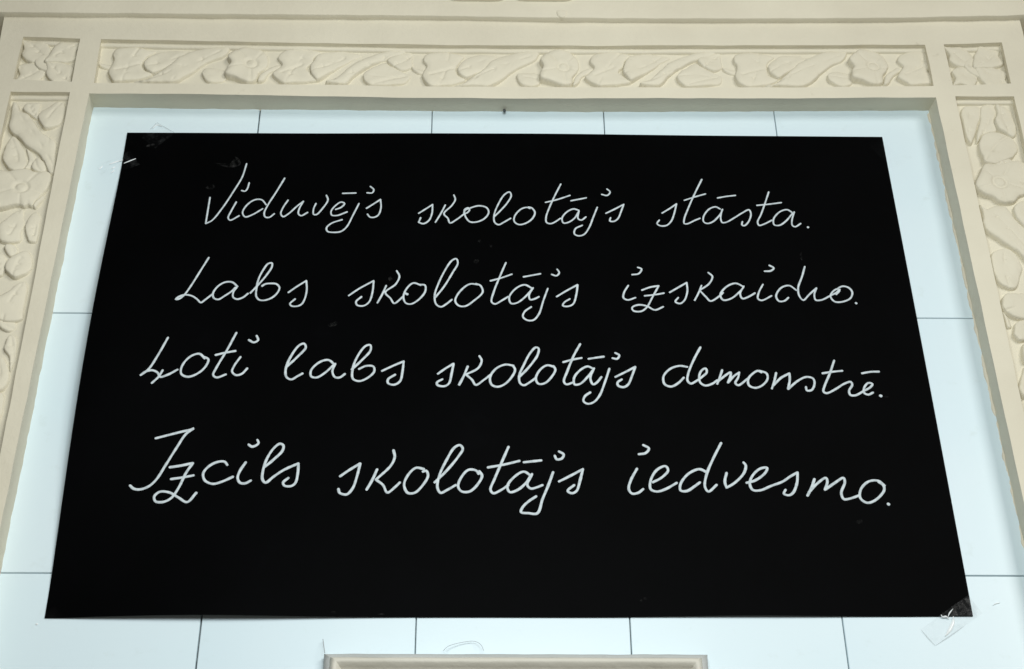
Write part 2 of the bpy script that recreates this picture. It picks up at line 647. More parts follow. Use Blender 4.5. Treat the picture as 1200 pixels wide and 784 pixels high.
# --- top panel
zt, zb = rect_of(TOP_L, TOP_R, H_PT, H_PB)
xa, xb = min(TOP_L(zt), TOP_L(zb)), max(TOP_R(zt), TOP_R(zb))
top_panel = panel(xa, xb, zt, zb, False)
fillet(top_panel, [(x, H_PT(x)) for x in np.linspace(xa - .002, xb + .002, 14)])
A_ = (105, 40, 7.5)
B_ = (255, 40, 7.5)
C_ = (405, 40, 7.5)
motif = [
    ('carved_stem', A_, [(70, 225), (80, 262), (150, 285), (215, 290), (225, 250), (140, 240)], .0055, .004, (0, 0), 0, None, None),
    ('carved_leaf', A_, [(215, 125), (188, 180), (205, 215), (185, 262), (158, 300), (165, 360), (210, 408), (330, 402), (480, 372), (545, 337), (478, 300), (462, 250), (500, 190), (570, 130), (450, 98), (300, 103)], .0085, .007, (.15, 0), .15, (230, 300, 440, 240), None),
    ('carved_leaf', A_, [(620, 135), (520, 190), (478, 235), (474, 290), (545, 337), (620, 305), (720, 245), (800, 195), (915, 135), (760, 122)], .0075, .007, (-.1, -.1), .25, None, None),
    ('carved_ribbon', A_, [(330, 398), (480, 392), (600, 325), (690, 262), (790, 192), (940, 130), (1100, 96), (1230, 96), (1190, 165), (1050, 228), (960, 280), (860, 352), (765, 408), (560, 412)], .0095, .007, (.1, .1), 0, None, None),
    ('carved_bud', A_, [(1000, 300), (990, 355), (1040, 402), (1120, 408), (1190, 380), (1205, 300), (1100, 278)], .0065, .008, (0, 0), 0, None, None),
    ('carved_flower', B_, [(120, 160), (88, 200), (108, 250), (75, 300), (62, 362), (150, 385), (240, 412), (340, 400), (365, 335), (405, 290), (440, 230), (420, 150), (350, 108), (230, 98)], .0122, .007, (0, 0), .1, None, (295, 248, 48)),
    ('carved_stem', B_, [(350, 410), (395, 395), (450, 330), (540, 285), (575, 245), (520, 245), (450, 275), (370, 340)], .006, .004, (0, 0), 0, None, None),
    ('carved_leaf', B_, [(560, 150), (526, 205), (560, 252), (500, 312), (466, 345), (520, 392), (580, 424), (700, 414), (800, 400), (870, 386), (815, 330), (780, 288), (830, 240), (850, 190), (920, 140), (760, 112), (640, 120)], .0085, .007, (.1, 0), .15, (560, 330, 740, 250), None),
    ('carved_leaf', B_, [(890, 160), (832, 235), (808, 300), (830, 360), (872, 387), (955, 347), (1060, 285), (1160, 222), (1260, 160), (1080, 130)], .0078, .007, (-.1, -.1), .25, None, None),
    ('carved_ribbon', C_, [(-190, 415), (-80, 370), (30, 285), (130, 215), (260, 165), (400, 125), (560, 118), (490, 165), (320, 220), (160, 300), (70, 360), (-10, 428), (-120, 432)], .0092, .006, (.1, .1), 0, None, None),
    ('carved_bud', C_, [(200, 300), (152, 345), (165, 395), (230, 436), (400, 432), (540, 405), (570, 340), (480, 300), (400, 262), (345, 232), (260, 270)], .0082, .008, (-.1, 0), .2, (250, 420, 520, 345), None),
    ('carved_leaf', C_, [(360, 212), (430, 168), (575, 132), (582, 210), (575, 270), (490, 300), (405, 262)], .0065, .006, (0, 0), .2, None, None),
]
period = at(483.5, 78, Y_PANEL)[0] - at(117.5, 73, Y_PANEL)[0]
for rep in range(3):
    for name, (ox, oy, s), pts, hgt, rnd, tilt, dish, vein, ring in motif:
        w = to_world(zoomed(pts, ox, oy, s))
        mid = np.mean([p[0] for p in w])
        if mid + rep * period > xb - 0.004:
            continue
        # follow the slight sag of the head rail
        dz = H_PT(mid + rep * period) - H_PT(mid) if rep else 0.0
        j = lambda: random.uniform(-.0006, .0006)
        w = [(x + rep * period + j(), z + dz + j()) for x, z in w]
        vv = rg = None
        if vein:
            (v0, v1) = to_world(zoomed([(vein[0], vein[1]), (vein[2], vein[3])], ox, oy, s))
            vv = (v0[0] + rep * period, v0[1] + dz, v1[0] + rep * period, v1[1] + dz)
        if ring:
            (c0, c1) = to_world(zoomed([(ring[0], ring[1]), (ring[0] + ring[2], ring[1])], ox, oy, s))
            rg = (c0[0] + rep * period, c0[1] + dz, c1[0] - c0[0])
        carve(name, w, top_panel, hgt, rnd, tilt, dish, vv, (xa - .002, xb + .002, zb - .004, zt + .002), ring=rg)

# --- side panels
S = 7.84
left_list = [
    ('carved_ribbon', (0, 100, S), [(120, 150), (85, 300), (78, 385), (110, 445), (150, 462), (240, 552), (330, 612), (400, 692), (448, 800), (492, 800), (512, 620), (505, 505), (400, 430), (310, 322), (250, 252), (190, 222), (165, 160)], .0100, .006, 0),
    ('carved_leaf', (0, 100, S), [(235, 158), (205, 200), (260, 258), (335, 292), (358, 230), (362, 140), (290, 142)], .0075, .006, 0),
    ('carved_bud', (0, 100, S), [(375, 230), (335, 285), (370, 350), (420, 387), (500, 372), (560, 330), (592, 230), (580, 135), (520, 132), (430, 190)], .0090, .009, 0),
    ('carved_leaf', (0, 100, S), [(110, 452), (50, 540), (18, 640), (40, 722), (110, 772), (200, 762), (238, 700), (230, 600), (190, 520), (145, 462)], .0090, .008, .15),
    ('carved_leaf', (0, 100, S), [(235, 560), (248, 680), (215, 752), (270, 745), (312, 662), (290, 598)], .0060, .004, 0),
    ('carved_bud', (0, 100, S), [(330, 640), (275, 742), (330, 775), (405, 772), (425, 720), (390, 668)], .0065, .006, 0),
    ('carved_flower', (0, 190, S), [(-60, 90), (90, 75), (150, 60), (230, 45), (330, 72), (430, 60), (468, 110), (442, 210), (380, 285), (330, 345), (285, 402), (250, 388), (222, 402), (140, 388), (50, 412), (-40, 420), (-100, 250)], .0118, .008, (195, 230, 58)),
    ('carved_stem', (0, 190, S), [(310, 410), (350, 370), (408, 290), (378, 275), (325, 340), (288, 385)], .0065, .004, 0),
    ('carved_leaf', (0, 190, S), [(-30, 600), (40, 510), (120, 445), (200, 408), (212, 480), (218, 560), (185, 640), (182, 700), (120, 722), (50, 732), (-10, 720)], .0085, .008, .15),
    ('carved_leaf', (0, 190, S), [(310, 430), (232, 530), (225, 640), (262, 720), (315, 720), (350, 600), (372, 480)], .0065, .006, 0),
    ('carved_bud', (0, 270, S), [(50, 115), (36, 170), (90, 224), (152, 180), (120, 105)], .0080, .006, 0),
    ('carved_leaf', (0, 270, S), [(160, 190), (70, 250), (42, 340), (70, 392), (130, 425), (220, 392), (280, 330), (292, 240), (250, 170)], .0092, .009, .15),
    ('carved_leaf', (0, 270, S), [(-60, 200), (28, 195), (58, 260), (45, 345), (0, 400), (-60, 390)], .0075, .007, .1),
    ('carved_ribbon', (0, 270, S), [(-60, 650), (50, 570), (150, 485), (225, 452), (242, 520), (222, 650), (195, 800), (60, 830), (-60, 800)], .0095, .007, 0),
    ('carved_bud', (0, 360, 6.53), [(-20, 60), (30, 88), (98, 80), (120, 130), (70, 170), (-20, 140)], .0070, .006, 0),
    ('carved_leaf', (0, 360, 6.53), [(-90, 400), (-10, 355), (45, 410), (62, 520), (10, 620), (-70, 640)], .0090, .008, .15),
    ('carved_leaf', (0, 360, 6.53), [(70, 190), (110, 200), (120, 330), (70, 480), (58, 380), (20, 300)], .0065, .006, .1),
]
right_list = [
    ('carved_leaf', (1100, 100, S), [(225, 185), (300, 165), (385, 170), (395, 260), (360, 370), (335, 470), (300, 532), (255, 465), (222, 350), (205, 250)], .0085, .007, .1),
    ('carved_leaf', (1100, 100, S), [(400, 172), (520, 150), (545, 230), (520, 330), (545, 405), (440, 432), (385, 478), (352, 520), (350, 430), (385, 300)], .0072, .006, .2),
    ('carved_leaf', (1100, 100, S), [(530, 160), (640, 178), (700, 290), (722, 450), (692, 465), (640, 435), (555, 402), (515, 320), (545, 240)], .0088, .007, .15),
    ('carved_bud', (1100, 100, S), [(430, 430), (375, 490), (362, 560), (400, 660), (432, 712), (520, 722), (610, 692), (700, 640), (740, 560), (692, 465), (560, 420)], .0100, .010, 0),
    ('carved_leaf', (1100, 100, S), [(550, 655), (640, 655), (725, 720), (640, 745), (520, 735)], .0080, .005, 0),
    ('carved_flower', (1100, 190, S), [(420, 20), (372, 100), (328, 190), (340, 242), (410, 297), (490, 322), (540, 352), (620, 372), (700, 360), (750, 312), (800, 295), (870, 240), (870, 60), (760, -30), (620, -5), (500, 10)], .0118, .008, (560, 190, 62)),
    ('carved_leaf', (1100, 190, S), [(378, 370), (402, 440), (408, 560), (440, 622), (520, 682), (620, 747), (720, 800), (840, 840), (860, 640), (740, 530), (670, 450), (622, 388), (560, 380), (500, 385), (440, 412)], .0095, .007, 0),
    ('carved_leaf', (1100, 190, S), [(690, 400), (705, 480), (790, 575), (900, 640), (930, 420), (840, 330), (750, 345)], .0080, .007, .15),
    ('carved_leaf', (1100, 280, S), [(510, 105), (482, 180), (510, 300), (562, 402), (640, 442), (722, 440), (762, 330), (780, 250), (740, 150), (685, 85), (610, 62)], .0090, .009, .15),
    ('carved_ribbon', (1100, 280, S), [(620, 20), (690, 65), (785, 165), (900, 290), (990, 300), (960, 130), (800, 50), (700, -10)], .0090, .006, 0),
    ('carved_bud', (1100, 280, S), [(620, 492), (577, 560), (592, 640), (650, 692), (722, 722), (820, 720), (900, 620), (880, 500), (745, 478)], .0095, .010, 0),
    ('carved_stem', (1100, 280, S), [(590, 650), (615, 720), (640, 800), (685, 790), (665, 720), (640, 690)], .0065, .004, 0),
    ('carved_leaf', (1100, 370, S), [(720, 40), (690, 110), (695, 175), (760, 222), (860, 190), (900, 90), (840, 20)], .0085, .007, .15),
    ('carved_leaf', (1100, 370, S), [(800, 450), (760, 540), (742, 600), (740, 685), (784, 742), (860, 720), (920, 560), (880, 440)], .0090, .008, .15),
    ('carved_ribbon', (1100, 370, S), [(800, 230), (770, 300), (790, 420), (870, 430), (960, 330), (940, 230)], .0085, .006, 0),
]
for (Ln, Rn, lst, yrep) in ((PAN_L1, PAN_L2, left_list, None), (PAN_R1, PAN_R2, right_list, None)):
    zt = max(H_OP(Ln(ZOFF + .28)), H_OP(Rn(ZOFF + .28)))
    xa, xb = min(Ln(zt), Ln(Z_BOT)), max(Rn(zt), Rn(Z_BOT))
    p = panel(xa, xb, zt, Z_BOT + 0.002, True)
    fillet(p, [(x, H_OP(x)) for x in np.linspace(xa - .002, xb + .002, 5)])
    zs = [q[1] for e in lst for q in to_world(zoomed(e[2], *e[1]))]
    rep_h = (max(zs) - min(zs)) * 1.0
    for rep in range(4):
        for name, (ox, oy, s), pts, hgt, rnd, ex in lst:
            w = [(x, z - rep * rep_h) for x, z in to_world(zoomed(pts, ox, oy, s))]
            if np.mean([q[1] for q in w]) < Z_BOT + .03:
                continue
            ring = None
            dish = 0.0
            if isinstance(ex, tuple):
                (c0, c1) = to_world(zoomed([(ex[0], ex[1]), (ex[0] + ex[2], ex[1])], ox, oy, s))
                ring = (c0[0], c0[1] - rep * rep_h, c1[0] - c0[0])
            else:
                dish = ex
            carve(name, w, p, hgt, rnd, (0, 0), dish, None, (xa - .002, xb + .002, Z_BOT, zt + .002), ring=ring)

# --- corner squares: four blunt leaves spreading to the corners from a worn boss
for Ln, Rn, flip in ((PAN_L1, PAN_L2, 1), (PAN_R1, PAN_R2, -1)):
    zt = max(H_PT(Ln(ZOFF + .33)), H_PT(Rn(ZOFF + .33)))
    zb = min(H_PB(Ln(ZOFF + .31)), H_PB(Rn(ZOFF + .31)))
    xa, xb = min(Ln(zt), Ln(zb)), max(Rn(zt), Rn(zb))
    p = panel(xa, xb, zt, zb, False)
    fillet(p, [(x, H_PT(x)) for x in np.linspace(xa - .002, xb + .002, 5)])
    cx, cz = (xa + xb) / 2, (zt + zb) / 2
    hw, hh = (xb - xa) / 2, (zt - zb) / 2
    lobe = [(-0.08, -0.06), (0.35, -0.02), (0.70, 0.04), (1.0, 0.24), (0.95, 0.62), (1.06, 1.02), (0.70, 0.96), (0.34, 1.04), (0.10, 0.74), (-0.02, 0.34)]
    for sx, sz, gx in ((-1, 1, 1.0), (1, 1, .96), (1, -1, .94), (-1, -1, 1.0)):
        w = [(cx + flip * sx * hw * (a * gx - .03 + random.uniform(-.03, .03)), cz + sz * hh * (b_ * gx - .03 + random.uniform(-.03, .03))) for a, b_ in lobe]
        carve('carved_leaf', w, p, .0088 + random.uniform(-.0008, .0008), .007, (0, 0), .12, None, (xa - .002, xb + .002, zb - .004, zt + .002))
    w = [(cx + 0.016 * math.cos(t) * random.uniform(.85, 1.1), cz + 0.016 * math.sin(t) * random.uniform(.85, 1.1)) for t in np.linspace(0, 2 * math.pi, 11)[:-1]]
    carve('carved_boss', w, p, .0092, .012, (0, 0), .35)


# --- rough plaster bead where the reveal meets the tiles
def bead(path, r, flat=False):
    V, Fc = [], []
    n = 7
    for i, (x, y, z) in enumerate(path):
        rr = r * (0.62 + 1.2 * abs(nz(x, y, z, 31)) + 0.6 * nz(x, y + 3, z, 83) + 0.35 * nz(x, y + 7, z, 190))
        for k in range(n):
            a = 2 * math.pi * k / n
            if flat:
                V.append((x + 0.001 * nz(x, k * 1.0, z, 90), y + rr * math.sin(a) * 0.8, z + rr * math.cos(a)))
            else:
                V.append((x + rr * math.cos(a), y + rr * math.sin(a) * 0.8, z + 0.0015 * nz(x, k * 1.0, z, 90)))
    for i in range(len(path) - 1):
        for k in range(n):
            a, b_ = i * n + k, i * n + (k + 1) % n
            Fc.append((a, b_, b_ + n, a + n))
    return mesh_obj('plaster_bead', V, Fc, M_STUCCO, surround)


zs = np.arange(Z_BOT, H_TILE(0.7) - 0.002, 0.003)
bead([(TILE_R(z) - 0.0002, 0.0008, z) for z in zs], 0.0022)
bead([(x, 0.0010, H_TILE(x) + 0.0006) for x in np.arange(TILE_L(ZOFF + .28), TILE_R(ZOFF + .28), 0.003)], 0.0013, True)
bead([(TILE_L(z) - 0.0012, 0.0014, z) for z in zs], 0.0014)

# ------------------------------------------------------------------ cornice over the surround
cornice = empty('cornice')
tag(cornice, 'plain cream cornice band running above the carved stucco surround', 'cornice')
low = [(-60, 13), (0, 14), (120, 15), (300, 16.5), (520, 18.5), (640, 20.3), (800, 21.5), (1000, 21), (1060, 20.5), (1200, 17.5), (1300, 16)]
q = spline([(lambda p: (p[0], p[2]))(at(x, y, Y_CORN)) for x, y in low], 0.006)
q = [(q[0][0] - .5, q[0][1])] + list(q) + [(q[-1][0] + .5, q[-1][1])]
prof = [(0.002, 0.0165 - Y_CORN), (0.0, 0.009), (0.0, 0.0015), (0.0006, 0.0004), (0.0018, 0.0), (0.02, 0.0), (0.055, 0.0), (0.058, -0.012), (0.075, -0.018), (0.09, -0.03), (0.13, -0.03), (0.13, 0.0165 - Y_CORN)]
V, Fc = [], []
n = len(prof)
for x, z in q:
    for dz, dy in prof:
        V.append((x, Y_CORN + dy + 0.0006 * nz(x, 1, z + dz, 18), z + dz + 0.0006 * nz(x, 9, z, 40)))
for i in range(len(q) - 1):
    for k in range(n - 1):
        Fc.append((i * n + k, i * n + k + 1, i * n + n + k + 1, i * n + n + k))
o = mesh_obj('cornice_band', V, Fc, M_STUCCO, cornice)
o.data.set_sharp_from_angle(angle=math.radians(40))


# raised ornament whose lower edge just shows, two rounded halves
def slab(name, outline, y0, y1, mat, parent, bev=0.0012):
    pts = spline(outline, 0.003, closed=True)
    A = np.array(pts)
    n = len(A)
    c = A.mean(0)
    area = 0.5 * np.sum(A[:, 0] * np.roll(A[:, 1], -1) - np.roll(A[:, 0], -1) * A[:, 1])
    if area < 0:
        A = A[::-1]
    V, Fc = [], []
    for ins, y in ((0, y0), (0, y1 + bev), (bev * .3, y1 + bev * .3), (bev, y1)):
        for x, z in A:
            d = np.array((x, z)) - c
            l = np.linalg.norm(d)
            V.append((c[0] + d[0] * (1 - ins / l), y, c[1] + d[1] * (1 - ins / l)))
    for r in range(3):
        for k in range(n):
            Fc.append((r * n + k, r * n + (k + 1) % n, (r + 1) * n + (k + 1) % n, (r + 1) * n + k))
    Fc.append(tuple(range(3 * n, 4 * n)))
    return mesh_obj(name, V, Fc, mat, parent, smooth=False)


for px0, px1 in ((526, 592), (604, 672)):
    a, b_ = at(px0, 1.0, Y_CORN), at(px1, 1.6, Y_CORN)
    x0, x1, z = a[0], b_[0], a[2]
    slab('ornament_scroll', [(x0 + .004, z + .001), (x0 - .001, z + .006), (x0, z + .03), (x0 + .01, z + .045), (x1 - .01, z + .045), (x1, z + .03), (x1 + .001, z + .006), (x1 - .004, z + .001), ((x0 + x1) / 2, z - .0005)], Y_CORN + .003, Y_CORN - .005, M_STUCCO, cornice)
# paint drip hanging over the lower edge of the band
a = at(658.5, 18.5, Y_CORN)
slab('paint_drip', [(a[0] - .006, a[2] + .008), (a[0] - .005, a[2] - .001), (a[0], a[2] - .0035), (a[0] + .005, a[2] - .001), (a[0] + .006, a[2] + .008)], Y_CORN + .004, Y_CORN - .0015, M_STUCCO, cornice, .002)

# ------------------------------------------------------------------ black poster
PC = [at(149, 155, -.002), at(1034, 160, -.002), at(1141, 721, -.0035), at(52, 724, -.002)]   # TL TR BR BL
PTL, PTR, PBR, PBL = [np.array((p[0], p[2])) for p in PC]


def bumpf(x, c, w):
    return math.exp(-((x - c) / w) ** 2)


def lift(s, t):
    """distance of the sheet from the tiles; s left->right, t top->bottom"""
    L = 0.0014
    tt = min(1, max(0, (t - 0.08) / 0.88))
    L += 0.017 * math.sin(math.pi * tt) ** 1.3 * math.exp(-(max(0, s) / 0.13) ** 1.6)
    L += 0.007 * bumpf(s, 0.17, 0.13) * math.exp(-((1 - t) / 0.14) ** 1.5) * min(1, max(0, s) / .05)
    L += 0.0026 * bumpf(s, 0.77, 0.10) * math.exp(-((1 - t) / 0.12) ** 1.5)
    L += 0.0022 * bumpf(s, 0.5, 0.25) * math.exp(-(t / 0.1) ** 1.5)
    L += 0.0035 * math.sin(math.pi * min(1, max(0, s))) * math.sin(math.pi * min(1, max(0, t)))
    L += 0.0012 * math.sin(math.pi * tt) * bumpf(s, 1.0, .06)
    return L


def st_of(x, z):
    p = np.array((x, z))
    s, t = 0.5, 0.5
    for _ in range(5):
        q_ = PTL * (1 - s) * (1 - t) + PTR * s * (1 - t) + PBR * s * t + PBL * (1 - s) * t
        ds_ = (PTR - PTL) * (1 - t) + (PBR - PBL) * t
        dt_ = (PBL - PTL) * (1 - s) + (PBR - PTR) * s
        d = np.linalg.solve(np.stack([ds_, dt_], 1), p - q_)
        s, t = s + d[0], t + d[1]
    return s, t


def poster_y(x, z):
    s, t = st_of(x, z)
    return -lift(s, t)


def on_poster(px, py, off=0.0):
    Y = -0.004
    for _ in range(4):
        p = at(px, py, Y)
        Y = poster_y(p[0], p[2]) - off
    return at(px, py, Y)


NS, NT = 110, 76
V, Fc = [], []
for face, thick in ((0, 0.0), (1, 0.0007)):
    for r in range(NT + 1):
        for c in range(NS + 1):
            s, t = c / NS, r / NT
            p = PTL * (1 - s) * (1 - t) + PTR * s * (1 - t) + PBR * s * t + PBL * (1 - s) * t
            edge_wob = 0.0004 * nz(s, 0, t, 6)
            V.append((p[0], -lift(s, t) + thick, p[1] + edge_wob))
NN = (NS + 1) * (NT + 1)
for r in range(NT):
    for c in range(NS):
        a = r * (NS + 1) + c
        Fc.append((a + NS + 1, a + NS + 2, a + 1, a))
        Fc.append((NN + a, NN + a + 1, NN + a + NS + 2, NN + a + NS + 1))
for c in range(NS):
    Fc.append((c, c + 1, NN + c + 1, NN + c))
    a = NT * (NS + 1) + c
    Fc.append((a + 1, a, NN + a, NN + a + 1))
for r in range(NT):
    a, b_ = r * (NS + 1), (r + 1) * (NS + 1)
    Fc.append((b_, a, NN + a, NN + b_))
    a, b_ = a + NS, b_ + NS
    Fc.append((a, b_, NN + b_, NN + a))
poster = mesh_obj('poster', V, Fc, M_BLACK)
poster.data.set_sharp_from_angle(angle=math.radians(40))
tag(poster, 'large black sheet with four lines of white handwriting taped over the tiles', 'poster')

